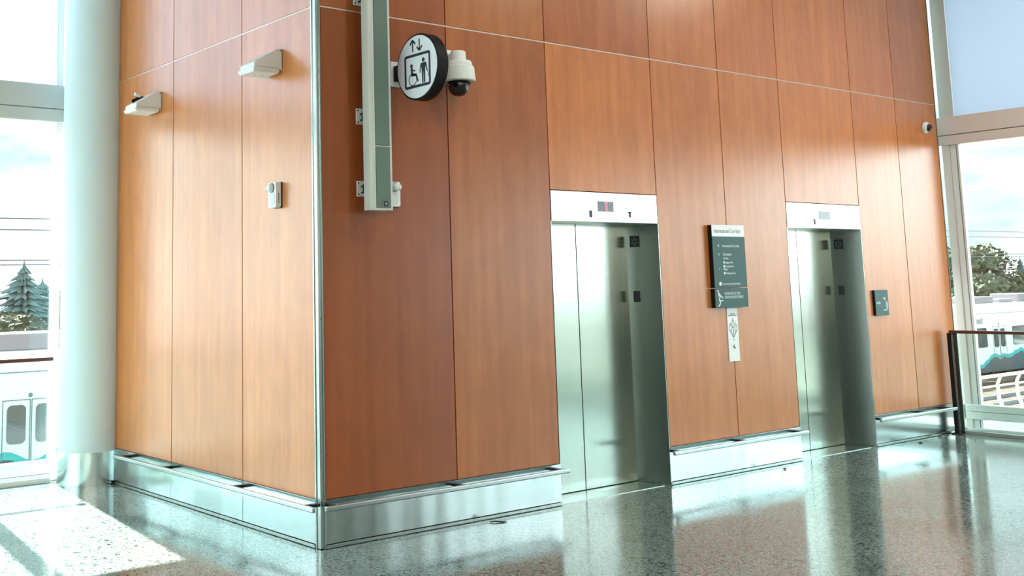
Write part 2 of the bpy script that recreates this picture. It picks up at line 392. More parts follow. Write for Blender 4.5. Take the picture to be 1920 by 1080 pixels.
# ------------------------------------------------------------------ elevators
def elevator(x0, x1, split, right, lx, label, lit):
    e = empty('elevator', ((x0+x1)/2, .1, 0), label, 'elevator', 'elevators in the wood wall')
    hd = MB().box(x0+.004, x1-.004, -.003, .30, ZH0, ZH1).build('header_panel', M['steel_head'], e, bevel=.002, seg=1)
    dx0, dx1 = lx; dz0, dz1 = 2.220, 2.303
    dp = MB().box(dx0, dx1, -.006, 0, dz0, dz1).build('floor_display', M['disp'], hd, bevel=.001, seg=1)
    if lit:
        cx = (dx0+dx1)/2 + .003
        q = MB()
        for pl in ([(-.024, .035), (.024, .035), (.012, .024), (.010, -.026), (.022, -.037), (-.006, -.037), (-.010, .024)],):
            q.prism(pl, (cx, -.0062, (dz0+dz1)/2), (1, 0, 0), (0, 0, 1), (0, -.001, 0))
        q.build('red_digit', M['red'], hd)
    for cx in (dx0-.062, dx1+.055):
        q = MB()
        for k, (a, z) in enumerate(((.027, 2.292), (.020, 2.272), (.010, 2.254), (0, 2.236), (-.010, 2.254), (-.020, 2.272), (-.027, 2.292))):
            q.lathe((cx+a, -.003, z), [(.0042, 0), (.0042, .0012)], (0, -1, 0), 8)
        q.build('speaker_holes', M['inkgrey'], hd)
    b = MB().box(dx0-.10, dx0-.072, -.006, 0, 2.170, 2.226); b.build('key_slot', M['ink'], hd)
    if lit:
        b = MB().box(dx1+.185, dx1+.205, -.006, 0, 2.180, 2.222); b.box(dx1+.170, dx1+.212, -.006, 0, 2.216, 2.226); b.build('direction_lantern', M['ink'], hd)
    # reveals
    xl = x0-.04
    MB().hexa([(x0-.014, .0, 0), (x0, .0, 0), (xl, .30, 0), (xl-.014, .30, 0), (x0-.014, .0, ZH0), (x0, .0, ZH0), (xl, .30, ZH0), (xl-.014, .30, ZH0)]).build('jamb', M['steel_door'], e)
    jr = MB().hexa([(x1, .0, 0), (x1+.012, .0, 0), (right+.03, .30, 0), (right, .30, 0), (x1, .0, ZH0), (x1+.012, .0, ZH0), (right+.03, .30, ZH0), (right, .30, ZH0)]).build('jamb', M['steel_door'], e)
    sl = (right-x1)/.30
    def jp(y, z, dy, h, name, m, extra=0):
        b = MB()
        X = lambda yy: x1 + sl*yy
        b.hexa([(X(y-dy), y-dy, z-h), (X(y+dy), y+dy, z-h), (X(y+dy)-.004-extra, y+dy, z-h), (X(y-dy)-.004-extra, y-dy, z-h),
                (X(y-dy), y-dy, z+h), (X(y+dy), y+dy, z+h), (X(y+dy)-.004-extra, y+dy, z+h), (X(y-dy)-.004-extra, y-dy, z+h)])
        return b.build(name, m, jr)
    jp(.220, 1.995, .045, .048, 'floor_number_plate', M['ink'])
    q = MB(); U = Vector((sl, 1, 0)).normalized(); o = Vector((x1+sl*.22-.0048, .22, 1.995))
    for k in range(6):
        a = k*PI/3 + .5
        q.prism(stroke((.014*math.cos(a), .014*math.sin(a)), (.030*math.cos(a), .034*math.sin(a)), .006), o, -U, (0, 0, 1), (-.001, 0, 0))
    q.build('plate_symbol', M['inkgrey'], jr)
    jp(.222, 1.530, .030, .046, 'call_sensor', M['ink'])
    # doors
    MB().box(xl-.02, split-.004, .300, .335, .008, ZH0+.02).build('door_leaf', M['steel_door'], e, bevel=.002, seg=1)
    MB().box(split+.004, right+.02, .300, .335, .008, ZH0+.02).build('door_leaf', M['steel_door'], e, bevel=.002, seg=1)
    MB().box(xl, right, .02, .345, -.01, .004).build('sill', M['steel_trim'], e)
    MB().box(split-.0045, split+.0045, .3015, .336, .008, ZH0).build('door_gap', M['black'], e)
elevator(*E_[0], 2.735, 3.352, (2.688, 2.872), 'nearer elevator, wide steel doors with a lit red floor display above', True)
elevator(*E_[1], 5.857, 6.452, (5.804, 5.986), 'farther elevator with an unlit blank display, right of the directory sign', False)

# ------------------------------------------------------------------ round column
c = (-.137, 3.52); R_ = .2757
e = empty('round_column', (*c, 0), 'fat pale round column with a stainless foot beside the end of the wood wall', 'column')
MB().lathe((*c, 0), [(R_-.003, .285), (R_-.003, ZC)], n=64).build('shaft', M['paint'], e, smooth=True)
MB().lathe((*c, 0), [(R_, 0), (R_, .285)], n=64).build('steel_foot', M['steel'], e, smooth=True)

# ------------------------------------------------------------------ left glass wall (plane y = YG)
wn = empty('window_1', (-6, YG, 0), kind='structure')
MB().box(XW, .05, YG-.06, YG+.08, 0, .055).build('sill', M['white_frame'], wn, bevel=.004)
MB().box(XW, .05, YG-.036, YG+.074, .062, .172).build('bottom_rail', M['white_frame'], wn, bevel=.004)
MB().box(XW, .05, YG-.05, YG+.08, 3.362, 3.582).build('transom', M['frame_grey'], wn, bevel=.004)
MB().box(XW, .05, YG-.045, YG+.08, 3.235, 3.352).build('transom', M['frame_grey'], wn, bevel=.004)
for x in (-.335, -1.183, -4.2, -7.2, -10.2, -13.2):
    wd = .0775 if x < -1 else .03
    MB().box(x-wd, x+wd, YG-.03, YG+.07, .055, ZC).build('mullion', M['white_frame'], wn, bevel=.004)
ml = [-.365, -1.105, -1.26, -4.12, -4.28, -7.12, -7.28, -10.12, -10.28, -13.12]
for k in range(0, 10, 2):
    MB().box(ml[k+1], ml[k], YG+.01, YG+.022, .17, 3.24).build('pane', M['glass'], wn)
    MB().box(ml[k+1], ml[k], YG+.01, YG+.022, 3.58, ZC).build('pane', M['glass'], wn)
MB().box(-.60, .03, YG-.028, YG-.026, 3.55, ZC-.01).build('roller_shade', M['shade'], wn)
MB().box(-2.9, -.605, YG-.028, YG-.026, 3.55, ZC-.01).build('roller_shade', M['shade'], wn)
MB().box(-13.9, -2.905, YG-.028, YG-.026, 3.55, ZC-.01).build('roller_shade', M['shade'], wn)

# west glass wall
wn = empty('window_3', (XW, -1, 0), kind='structure')
MB().box(XW-.1, XW+.03, -5.5, YG, 0, .17).build('sill', M['white_frame'], wn)
MB().box(XW-.1, XW+.03, -5.5, YG, 3.25, 3.56).build('transom', M['frame_grey'], wn)
for y in (-5.4, -2.4, .6, 3.6): MB().box(XW-.1, XW+.03, y-.07, y+.07, .1, ZC).build('mullion', M['white_frame'], wn)
MB().box(XW-.03, XW-.018, -5.5, YG, .1, ZC).build('pane', M['glass'], wn)

# ------------------------------------------------------------------ right glass wall (plane x = XG)
wn = empty('window_2', (XG, -5, 0), kind='structure')
YR0 = .55
MB().box(XG-.04, XG+.10, -10.8, YR0, 3.212, 3.412).build('transom', M['frame_pink'], wn, bevel=.003)
MB().box(XG-.035, XG+.10, -10.8, YR0, 3.100, 3.203).build('transom', M['frame_pink'], wn, bevel=.003)
MB().box(XG-.026, XG+.086, -10.8, YR0, .205, .275).build('bottom_rail', M['white_frame'], wn, bevel=.003)
MB().box(XG-.026, XG+.086, -10.8, YR0, .120, .200).build('bottom_rail', M['white_frame'], wn, bevel=.003)
MB().box(XG-.030, XG+.090, -10.8, YR0, 0, .03).build('sill', M['white_frame'], wn, bevel=.003)
for y in (-.0, -3.1, -6.2, -9.3):
    MB().box(XG-.02, XG+.06, y-.060, y+.022, .03, 3.10).build('mullion', M['frame_pink'], wn, bevel=.003)
    MB().box(XG-.005, XG+.06, y-.125, y-.062, .03, 3.10).build('mullion', M['white_frame'], wn, bevel=.003)
    MB().box(XG-.001, XG+.03, y-.137, y-.126, .03, 3.10).build('gasket', M['seal'], wn)
    MB().box(XG-.012, XG+.04, y-.160, y-.138, .03, 3.10).build('mullion', M['white_frame'], wn, bevel=.002)
    MB().box(XG-.02, XG+.08, y-.140, y+.022, 3.41, ZC).build('mullion', M['frame_grey'], wn, bevel=.003)
MB().box(XG-.02, XG+.08, YR0-.1, YR0, 0, ZC).build('mullion', M['white_frame'], wn)
for y0, y1 in ((.022, YR0-.1), (-3.078, -.14), (-6.178, -3.24), (-9.278, -6.34), (-10.8, -9.44)):
    MB().box(XG+.01, XG+.022, y0, y1, .27, 3.11).build('pane', M['glass'], wn)
    MB().box(XG+.01, XG+.022, y0, y1, .03, .12).build('pane', M['glass'], wn)
    MB().box(XG+.01, XG+.022, y0, y1, 3.41, ZC).build('pane', M['glass'], wn)
for y0, y1 in ((-3.075, -.142), (-6.175, -3.242), (-9.275, -6.342)):
    MB().box(XG-.008, XG-.006, y0, y1, 3.41, ZC-.01).build('roller_shade', M['shade'], wn)

# ------------------------------------------------------------------ guard railings
e = empty('guard_railing', (8.02, -.5, 0), 'brown-topped glass guard railing in front of the right window wall', 'railing')
MB().box(7.985, 8.045, -10.7, -.055, 1.045, 1.078).build('handrail', M['rail_wood'], e, bevel=.008, seg=3)
MB().box(8.01, 8.022, -10.7, -.14, .03, 1.045).build('glass_panel', M['guard'], e)
MB().box(7.995, 8.04, -10.7, -.14, 0, .038).build('base_shoe', M['chrome'], e, bevel=.003)
p = MB().box(7.945, 7.985, -.10, -.055, 0.012, 1.05).build('end_post', M['black'], e, bevel=.003)
MB().box(7.915, 8.0, -.13, -.03, 0, .012).build('post_foot', M['black'], p, bevel=.003)
MB().box(8.03, 8.075, -.125, -.075, 0, 1.045).build('steel_post', M['steel_trim'], e, bevel=.004)
e = empty('guard_railing', (-5, 3.757, 0), 'brown-topped glass guard railing in front of the left window, ending at the round column', 'railing')
MB().box(-13.8, -.40, 3.727, 3.787, 1.055, 1.09).build('handrail', M['rail_wood'], e, bevel=.008, seg=3)
MB().box(-13.8, -.405, 3.751, 3.763, .045, 1.055).build('glass_panel', M['guard'], e)
MB().box(-13.8, -.41, 3.735, 3.779, 0, .045).build('base_shoe', M['white_frame'], e, bevel=.003)

# ------------------------------------------------------------------ column loudspeaker on the front wall
e = empty('column_loudspeaker', (.42, -.15, 2.16), 'tall narrow pale column loudspeaker with grey-green grille, hung beside the round elevator sign', 'loudspeaker')
sx0, sx1, sy0, sy1, sz0, sz1 = .318, .505, -.165, -.085, 2.158, 4.6
MB().box(sx0, sx1, sy0, sy1, sz0, sz1).build('case', M['spk'], e, bevel=.006, seg=3)
MB().box(sx0+.046, sx1-.022, sy0-.006, sy0+.002, sz0+.018, 2.590).build('grille', M['grille'], e, bevel=.003)
MB().box(sx0+.046, sx1-.022, sy0-.006, sy0+.002, 2.598, 3.72).build('grille', M['grille'], e, bevel=.003)
MB().box(sx0+.046, sx1-.022, sy0-.006, sy0+.002, 3.728, sz1-.02).build('grille', M['grille'], e, bevel=.003)
MB().box(sx0+.036, sx0+.041, sy0-.003, sy0+.001, sz0, sz1).build('edge_bead', M['white'], e)
bd = MB().box(.425, .455, sy0-.010, sy0-.005, 2.185, 2.222).build('badge', M['ink'], e, bevel=.001, seg=1)
MB().prism([(-.006, -.008), (.007, 0), (-.006, .008)], (.440, sy0-.0102, 2.204), (1, 0, 0), (0, 0, 1), (0, -.001, 0)).build('badge_mark', M['white'], bd)
for x0, x1, z0, z1 in ((.318, .43, 2.262, 2.368), (.322, .44, 2.758, 2.868), (.314, .43, 3.595, 3.70)):
    pl = MB().box(x0, x1, -.006, 0, z0, z1).build('wall_plate', M['white'], e, bevel=.002, seg=1)
    zc = (z0+z1)/2
    ar = MB(); ar.box(.352, .372, sy1-.005, -.004, zc-.03, zc-.022); ar.box(.352, .372, sy1-.005, -.004, zc+.012, zc+.02)
    ar.lathe((.362, -.045, zc-.034), [(.018, 0), (.018, .062)], (0, 0, 1), 16)
    ar.build('swivel_arm', M['black'], pl)
    for a, b_ in ((x0+.014, z1-.014), (x0+.014, z0+.014), (x0+.075, z1-.02)):
        MB().lathe((a, -.006, b_), [(.006, 0), (.005, .003)], (0, -1, 0), 10).build('screw', M['black'], pl)

# ------------------------------------------------------------------ round blade sign
sX, sY, sZ, sR = .62, -.315, 3.136, .2305
e = empty('elevator_sign', (sX, sY, sZ), 'round black-rimmed white sign with wheelchair user and standing person under two arrows', 'sign')
MB().lathe((sX, sY, sZ), [(sR-.004, 0), (sR, .004), (sR, .086), (sR-.004, .09)], (1, 0, 0), 64).build('drum', M['black'], e, smooth=True)
MB().lathe((sX, sY, sZ), [(sR-.013, .0005), (sR-.014, -.002)], (1, 0, 0), 64).build('face', M['face'], e, smooth=True)
o = (sX-.0022, sY, sZ); U = (0, -sR*.945, 0); V = (0, 0, sR*.945); D = (-.0012, 0, 0)
for x, up in ((-.19, 1), (.15, -1)):
    q = MB()
    zc = .685; h = .19*up
    q.prism(stroke((x, zc-h), (x, zc+h*.9), .055), o, U, V, D)
    for s_ in (-1, 1): q.prism(stroke((x, zc+h), (x+s_*.135, zc+h*.28), .06), o, U, V, D)
    q.build('arrow', M['ink'], e)
q = MB(); q.band(rrect(-.63, .68, -.66, .42, .10), rrect(-.545, .595, -.575, .335, .03), o, U, V, D); q.build('pictogram_frame', M['ink'], e)
q = MB()
q.prism(circ(.33, .17, .068), o, U, V, D)
q.prism([(.20, .06), (.23, .085), (.43, .085), (.46, .06), (.415, -.12), (.415, -.20), (.245, -.20), (.245, -.12)], o, U, V, D)
q.prism(stroke((.215, .05), (.15, -.22), .055, .04), o, U, V, D); q.prism(stroke((.445, .05), (.51, -.20), .055, .04), o, U, V, D)
q.prism(stroke((.285, -.19), (.285, -.56), .075, .06), o, U, V, D); q.prism(stroke((.375, -.19), (.375, -.56), .075, .06), o, U, V, D)
q.prism(stroke((.52, -.18), (.60, -.42), .016), o, U, V, D)
q.build('standing_figure', M['ink'], e)
q = MB()
q.prism(circ(-.27, .06, .062), o, U, V, D)
q.prism(stroke((-.265, .0), (-.245, -.26), .085, .09), o, U, V, D)
q.prism(stroke((-.26, -.07), (-.08, -.12), .045), o, U, V, D)
q.prism(stroke((-.27, -.235), (-.03, -.25), .085), o, U, V, D)
q.prism(stroke((-.05, -.24), (.05, -.47), .075, .06), o, U, V, D)
q.band(circ(-.215, -.38, .205, 30), circ(-.215, -.38, .178, 30), o, U, V, D)
q.build('wheelchair_figure', M['ink'], e)
br = MB().box(sX+.02, sX+.07, sY+sR-.02, -.02, sZ-.055, sZ+.055).build('wall_arm', M['black'], e, bevel=.002)
MB().box(sX+.0, sX+.09, -.022, 0, sZ-.09, sZ+.09).build('wall_flange', M['white'], br, bevel=.008)

# ------------------------------------------------------------------ dome cameras
dX, dY = 1.117, -.165
e = empty('dome_camera', (dX, dY, 3.1), 'white pendant camera with black dome hanging just behind the round sign', 'camera')
MB().lathe((dX, dY, 0), [(.050, 3.325), (.056, 3.318), (.058, 3.262), (.060, 3.256), (.092, 3.250), (.100, 3.236), (.102, 3.215), (.112, 3.208), (.116, 3.19), (.122, 3.125), (.124, 3.108), (.118, 3.100)][::-1], n=48).build('housing', M['white'], e, smooth=True)
MB().lathe((dX, dY, 0), [(.078, 3.103), (.082, 3.090), (.086, 3.084)], n=48).build('trim_ring', M['black'], e, smooth=True)
MB().lathe((dX, dY, 0), [(.012, 2.996), (.036, 3.002), (.058, 3.018), (.072, 3.042), (.078, 3.070), (.078, 3.102)], n=40).build('dome', M['blackgloss'], e, smooth=True)
ar = MB().box(dX-.035, dX+.035, dY+.03, -.012, 3.262, 3.318).build('wall_arm', M['white'], e, bevel=.01)
MB().box(dX-.07, dX+.07, -.014, 0, 3.22, 3.37).build('wall_plate', M['white'], ar, bevel=.006)
for a in (.9, 2.6, 4.4): MB().box(dX+.07*math.cos(a)-.012, dX+.07*math.cos(a)+.012, dY+.07*math.sin(a)-.005, dY+.07*math.sin(a)+.005, 3.078, 3.10).build('clip', M['white'], e)

e = empty('dome_camera', (7.955, 0, 3.275), 'small white dome camera high at the far right end of the wood wall', 'camera')
A = Vector((.05, -1, -.15)).normalized()
MB().lathe((7.955, 0, 3.275), [(.062, 0), (.066, .012), (.062, .030), (.048, .046)], A, 40).build('housing', M['white'], e, smooth=True)
MB().lathe(Vector((7.955, 0, 3.275)) + A*.044, [(.044, 0), (.042, .014), (.032, .030), (.016, .040), (.003, .043)], A, 32).build('dome', M['blackgloss'], e, smooth=True)

# ------------------------------------------------------------------ white shelf-like detector housings on the side wall
def detector(y0, a, yw, z, extra, label):
    e = empty('wall_detector', (0, y0, z), label, 'detector', 'white detectors on the side wall')
    bd = MB(); zt, zb = z+.055, z
    bd.loft([[(-a+.012, y0+.012, zb), (-.03, y0+.012, zb), (-.03, yw-.012, zb), (-a+.012, yw-.012, zb)],
             [(-a, y0, zb+.012), (-.022, y0, zb+.012), (-.022, yw, zb+.012), (-a, yw, zb+.012)],
             [(-a, y0, zt-.022), (-.022, y0, zt-.022), (-.022, yw, zt-.022), (-a, yw, zt-.022)]])
    bd.build('lower_shell', M['white'], e, bevel=.006, seg=2)
    up = MB().box(-a+.008, -.03, y0+.008, yw-.012, zt-.026, zt+.012); up.build('upper_shell', M['white'], e, bevel=.010, seg=3)
    br = MB()
    br.prism([(-.225, zt+.012), (-.045, z+.177), (0, z+.180), (0, z+.035), (-.045, z+.035), (-.05, zt-.014), (-.225, zt-.014)], (0, y0, 0), (1, 0, 0), (0, 0, 1), (0, .004, 0))
    br.prism([(-.225, zt+.012), (-.045, z+.177), (0, z+.180), (0, z+.035), (-.05, zt-.014)], (0, yw-.03, 0), (1, 0, 0), (0, 0, 1), (0, .004, 0))
    br.box(-.004, 0, y0, yw-.026, z+.03, z+.18)
    br.hexa([(-.222, y0+.002, zt+.010), (-.222, yw-.028, zt+.010), (-.045, yw-.028, z+.172), (-.045, y0+.002, z+.172),
             (-.222, y0+.002, zt+.014), (-.222, yw-.028, zt+.014), (-.045, yw-.028, z+.176), (-.045, y0+.002, z+.176)])
    bo = br.build('wall_bracket', M['white'], e)
    MB().lathe((-.014, y0, z+.165), [(.005, 0), (.004, .003)], (0, -1, 0), 10).build('screw', M['black'], bo)
    for k in range(2): MB().lathe((-.10-.06*k, (y0+yw)/2, z), [(.004, 0), (.004, .002)], (0, 0, -1), 8).build('screw', M['black'], e)
    if extra:
        cb = MB(); cb.tube([(-.19, y0+.17, zt+.01), (-.18, y0+.18, zt+.055), (-.12, y0+.18, zt+.085), (-.06, y0+.18, zt+.09), (-.01, y0+.18, zt+.12)], .016, 10)
        cb.build('black_cable', M['black'], e, smooth=True)
        cn = MB().lathe((-.12, y0+.17, zt+.10), [(.015, 0), (.015, .05)], (-.8, 0, .25), 12); cn.build('cable_gland', M['white'], e, smooth=True)
detector(.43, .232, .65, 3.147, False, 'white wall-mounted detector on a bracket, the nearer one, above the small alarm strobe')
detector(2.39, .236, 2.63, 3.147, True, 'white wall-mounted detector on a bracket with a black cable, close to the round column')

# ------------------------------------------------------------------ alarm strobes
def strobe(o, U, D, w, z0, z1, dep, label):
    # o: wall point of near lower corner; U along the wall, D out of the wall
    U = Vector(U); D = Vector(D); o = Vector(o)
    e = empty('alarm_strobe', o + U*w/2, label, 'alarm', 'white alarm strobes')
    h = z1-z0
    MB().prism(rrect(-.002, w+.002, -.002, h+.002, .006), o, U, (0, 0, 1), D*.008).build('back_plate', M['black'], e)
    MB().prism([(.012, 0), (w-.012, 0), (w, .012), (w, h-.006), (w-.006, h), (.006, h), (0, h-.006), (0, .012)], o + D*.008, U, (0, 0, 1), D*(dep-.008)).build('body', M['white'], e, bevel=.003, seg=2)
    MB().prism(rrect(w*.14, w*.80, h*.08, h*.62, w*.26), o + D*dep, U, (0, 0, 1), D*.002).build('sounder_grille', mat('grille_white', (.60, .64, .63), .6), e)
    c = o + U*(w*.52) + Vector((0, 0, h*.79)) + D*dep
    l = MB().lathe(c, [(.030, 0), (.031, .010), (.022, .03), (.006, .036)], D, 24); l.build('strobe_lens', M['clear'], e, smooth=True)
    l = MB().lathe(c, [(.033, -.001), (.034, .006), (.031, .007)], D, 24); l.build('lens_ring', M['grille'], e, smooth=True)
    l = MB().lathe(c + U*(w*.20) + D*.004, [(.022, 0), (.020, .022), (.010, .030)], D + U*.8, 16); l.build('side_lens', M['clear'], e, smooth=True)
    q = MB()
    for k in range(5): q.prism(circ(0, 0, .0045, 8), o + D*(dep*.55) + Vector((0, 0, h*(.22+.08*k))), D, (0, 0, 1), -U*.001)
    q.build('side_ports', M['black'], e)
strobe((0, .443, 2.209), (0, 1, 0), (-1, 0, 0), .105, 2.209, 2.385, .052, 'small white alarm strobe at head height on the bright side wall')
strobe((.555, 0, 2.197), (1, 0, 0), (0, -1, 0), .105, 2.197, 2.370, .045, 'small white alarm strobe half hidden behind the foot of the tall loudspeaker')

# ------------------------------------------------------------------ signs between and beside the elevators
FX = (1, 0, 0); FZ = (0, 0, 1)
e = empty('directory_sign', (4.31, 0, 1.59), 'dark green directory sign with a white International Corridor heading between the elevators', 'sign')
MB().box(4.070, 4.530, -.042, -.003, 1.590, 2.135).build('back_box', M['black'], e, bevel=.002, seg=1)
bd = MB().box(4.072, 4.532, -.046, -.0425, 1.588, 2.035).build('green_face', M['signgreen'], e)
hd = MB().box(4.072, 4.532, -.046, -.0425, 2.035, 2.137).build('white_header', M['signwhite'], e)
Y = -.0462
text('heading', 'International Corridor', .058, (4.100, Y, 2.066), FX, FZ, M['inkgrey'], hd, sx=.72)
for z, k, ln in ((1.942, 'K', 'International Corridor'), (1.868, '2', 'Concourse'), (1.738, '1', 'Plaza')):
    text('level_line', k, .034, (4.142, Y, z), FX, FZ, M['signwhite'], bd)
    text('level_line', ln, .034, (4.205, Y, z), FX, FZ, M['signwhite'], bd, sx=.80)
for z, ln in ((1.836, 'Boarding'), (1.800, 'Baggage Claim'), (1.766, 'Passenger Exits'), (1.706, 'Passenger pick-up')):
    text('detail_line', ln, .024, (4.212 if ln == 'Boarding' else 4.235, Y, z), FX, FZ, M['signwhite'], bd, sx=.8)
    if ln != 'Boarding': MB().box(4.208, 4.226, Y-.001, Y, z-.002, z+.018).build('detail_icon', M['signwhite'], bd)
text('footer_line', 'www.portseattle.org/accessibility', .022, (4.178, Y, 1.614), FX, FZ, M['signwhite'], bd, sx=.86)
MB().prism(circ(0, 0, .017, 20), (4.150, Y, 1.622), FX, FZ, (0, -.001, 0)).build('footer_icon', M['signwhite'], bd)
e = empty('fire_stairs_sign', (4.31, 0, 1.415), 'dark green use-stairs fire notice with running figure, under the directory sign', 'sign')
MB().box(4.066, 4.530, -.042, -.003, 1.416, 1.580).build('back_box', M['black'], e, bevel=.002, seg=1)
fc = MB().box(4.068, 4.532, -.046, -.0425, 1.415, 1.581).build('green_face', M['signgreen'], e)
text('notice_text', 'IN CASE OF FIRE, USE STAIRS\nELEVATORS ARE OUT OF SERVICE', .032, (4.200, Y, 1.526), FX, FZ, M['signwhite'], fc, sx=.54)
q = MB(); o = (4.090, Y, 1.425); D = (0, -.001, 0)
q.prism(circ(.018, .135, .009, 14), o, FX, FZ, D)
for a, b_, w_ in (((.024, .12), (.048, .088), .020), ((.040, .108), (.020, .088), .007), ((.050, .095), (.085, .074), .010), ((.048, .088), (.030, .064), .010), ((.030, .064), (.040, .038), .009), ((.046, .052), (.085, .052), .008), ((.046, .052), (.046, .028), .008), ((.046, .028), (.016, .002), .009)):
    q.prism(stroke(a, b_, w_), o, FX, FZ, D)
q.build('running_figure', M['signwhite'], fc)
e = empty('call_button_plate', (4.345, 0, .945), 'slim white steel call-button plate with flame symbol below the green fire notice', 'call button')
pl = MB().box(4.270, 4.420, -.006, 0, .945, 1.414).build('plate', M['signwhite'], e, bevel=.002, seg=1)
o = (4.345, -.0062, 1.0)
text('notice_text', 'IN CASE OF FIRE\nELEVATORS ARE OUT OF SERVICE', .014, (4.345, -.0064, 1.352), FX, FZ, M['inkgrey'], pl, align='CENTER', sx=.55)
q = MB()
def flame(cx, cy, w_, h_): return [(cx, cy-h_*.5), (cx+w_*.35, cy-h_*.32), (cx+w_*.5, cy-h_*.05), (cx+w_*.30, cy+h_*.2), (cx, cy+h_*.5), (cx-w_*.30, cy+h_*.2), (cx-w_*.5, cy-h_*.05), (cx-w_*.35, cy-h_*.32)]
for cx, cy, w_, h_ in ((0, .275, .040, .100), (-.038, .240, .038, .085), (.040, .240, .038, .085)):
    q.band(flame(cx, cy, w_, h_), flame(cx, cy-.003, w_*.66, h_*.66), o, FX, FZ, (0, -.001, 0))
for a in ((-.038, .205), (0, .225), (.040, .205)): q.prism(stroke(a, (.002, .150), .014, .006), o, FX, FZ, (0, -.001, 0))
q.build('flame_symbol', M['inkgrey'], pl)
bt = MB().lathe((4.352, -.006, 1.074), [(.017, 0), (.017, .006), (.013, .009)], (0, -1, 0), 24).build('button', M['chrome'], pl, smooth=True)
text('symbol_caption', 'EXIT', .012, (4.345, -.0064, 1.128), FX, FZ, M['inkgrey'], pl, align='CENTER')

e = empty('room_sign', (6.77, 0, 1.27), 'small dark green tactile sign right of the farther elevator', 'sign')
MB().box(6.642, 6.885, -.024, 0, 1.272, 1.525).build('back_box', M['black'], e, bevel=.002, seg=1)
fc = MB().box(6.646, 6.888, -.028, -.0245, 1.270, 1.526).build('green_face', M['signgreen'], e)
fm = mat('sign_faint', (.25, .40, .40), .5)
q = MB()
qi = 0
for x0, x1, z0, z1 in ((6.66, 6.70, 1.388, 1.404), (6.705, 6.735, 1.385, 1.412), (6.79, 6.835, 1.435, 1.452), (6.815, 6.835, 1.418, 1.436), (6.835, 6.870, 1.350, 1.410), (6.845, 6.870, 1.330, 1.352), (6.79, 6.850, 1.318, 1.334)):
    MB().box(x0, x1, -.0295, -.028, z0, z1).build('raised_mark', fm, fc)

# ------------------------------------------------------------------ scraps on the floor
def scrap(x, y, pts, label):
    e = MB(); e.tube([(x+a, y+b_, .006+.003*math.sin(i*2)) for i, (a, b_) in enumerate(pts)], [.003]+[.005]*(len(pts)-2)+[.002], 6)
    tag(e.build('floor_scrap', M['debris']), label, 'scrap', 'dark scraps lying on the floor')
scrap(1.35, -.09, [(0, 0), (.03, -.03), (.07, -.06), (.10, -.065)], 'thin dark twig on the floor left of the nearer elevator')
scrap(4.72, -.16, [(0, 0), (.02, -.01), (.04, 0), (.03, .015)], 'dark crumb on the floor below the base panel between the elevators')
scrap(7.03, -.14, [(0, 0), (.03, -.02), (.06, -.01), (.07, .02)], 'dark scrap on the floor right of the farther elevator, nearer the doors')
scrap(7.55, -.07, [(0, 0), (.04, -.01), (.09, 0), (.11, .01)], 'dark scrap on the floor close to the dark railing post')

# ------------------------------------------------------------------ added ceiling downlights, out of view, to brighten rear and elevator walls
for x, y, P_, lab in ((-10.5, -12.4, 260, 'added unseen downlight brightening the rear wall, farthest west'), (-6, -12.4, 260, 'added unseen downlight brightening the rear wall, second from the west'), (-1.5, -12.4, 260, 'added unseen downlight brightening the rear wall, third from the west'),
        (3, -12.4, 60, 'added unseen downlight brightening the rear wall, nearest the east windows'), (1.2, -2.4, 24, 'added unseen downlight in front of the nearer elevator, left of it'), (4.4, -2.4, 24, 'added unseen downlight in front of the directory sign'), (7.0, -2.4, 24, 'added unseen downlight in front of the farther elevator')):
    e = empty('added_ceiling_lamp', (x, y, ZC-.03), lab, 'lamp', 'added unseen ceiling downlights')
    MB().lathe((x, y, ZC-.04), [(.26, 0), (.26, .04)], n=32).build('lamp_ring', M['white'], e)
    MB().lathe((x, y, ZC-.045), [(.22, 0), (.22, .006)], n=32).build('diffuser', M['lamp'], e)
    la = bpy.data.lights.new('added_lamp_light', 'AREA'); la.shape = 'DISK'; la.size = .42; la.energy = P_; la.color = (1, .95, .88)
    lo = bpy.data.objects.new('added_lamp_light', la); COL.objects.link(lo); lo.parent = e; lo.location = (0, 0, -.025)

# ------------------------------------------------------------------ outdoors
tag(MB().box(-260, 320, -260, 320, -4.3, -4.0).build('ground', M['ground']), kind='structure')
tag(MB().box(-40, 120, 15.5, 20.8, -3.99, -3.70).build('ballast_bed', M['ballast']), kind='structure')
tag(MB().box(-40, 120, 22.3, 28, -3.99, -3.80).build('ballast_bed', M['ballast']), kind='structure')
for yy in (16.6, 18.05):
    tag(MB().box(-40, 120, yy-.04, yy+.04, -3.70, -3.55).build('track_rail', M['roofgear']), 'steel track rail in front of the train, '+('nearer' if yy < 17 else 'farther')+' of the pair', 'rail', 'track rails')
tag(MB().box(-40, 120, 12.2, 13.2, -3.99, -3.15).build('parapet_base', M['concrete']), kind='structure')

# trackside barrier: curved white posts with rails
e = empty('trackside_barrier', (40, 14, -3.15), 'white barrier with curved posts beside the track outside the right window', 'barrier')
for z, r in ((-1.97, .06), (-2.36, .035)):
    MB().tube([(20+i*4, 14-.16*(z > -2.2), z) for i in range(20)], r, 8).build('barrier_rail', M['white_frame'], e)
for i in range(26):
    x = 31.4+i*1.52
    MB().tube([(x, 13.6, -3.99), (x+.02, 13.85, -3.4), (x+.06, 14.06, -2.8), (x+.1, 14.08, -2.3), (x+.16, 13.94, -1.95)], [.09, .075, .065, .06, .05], 8).build('post', M['white_frame'], e, smooth=True)

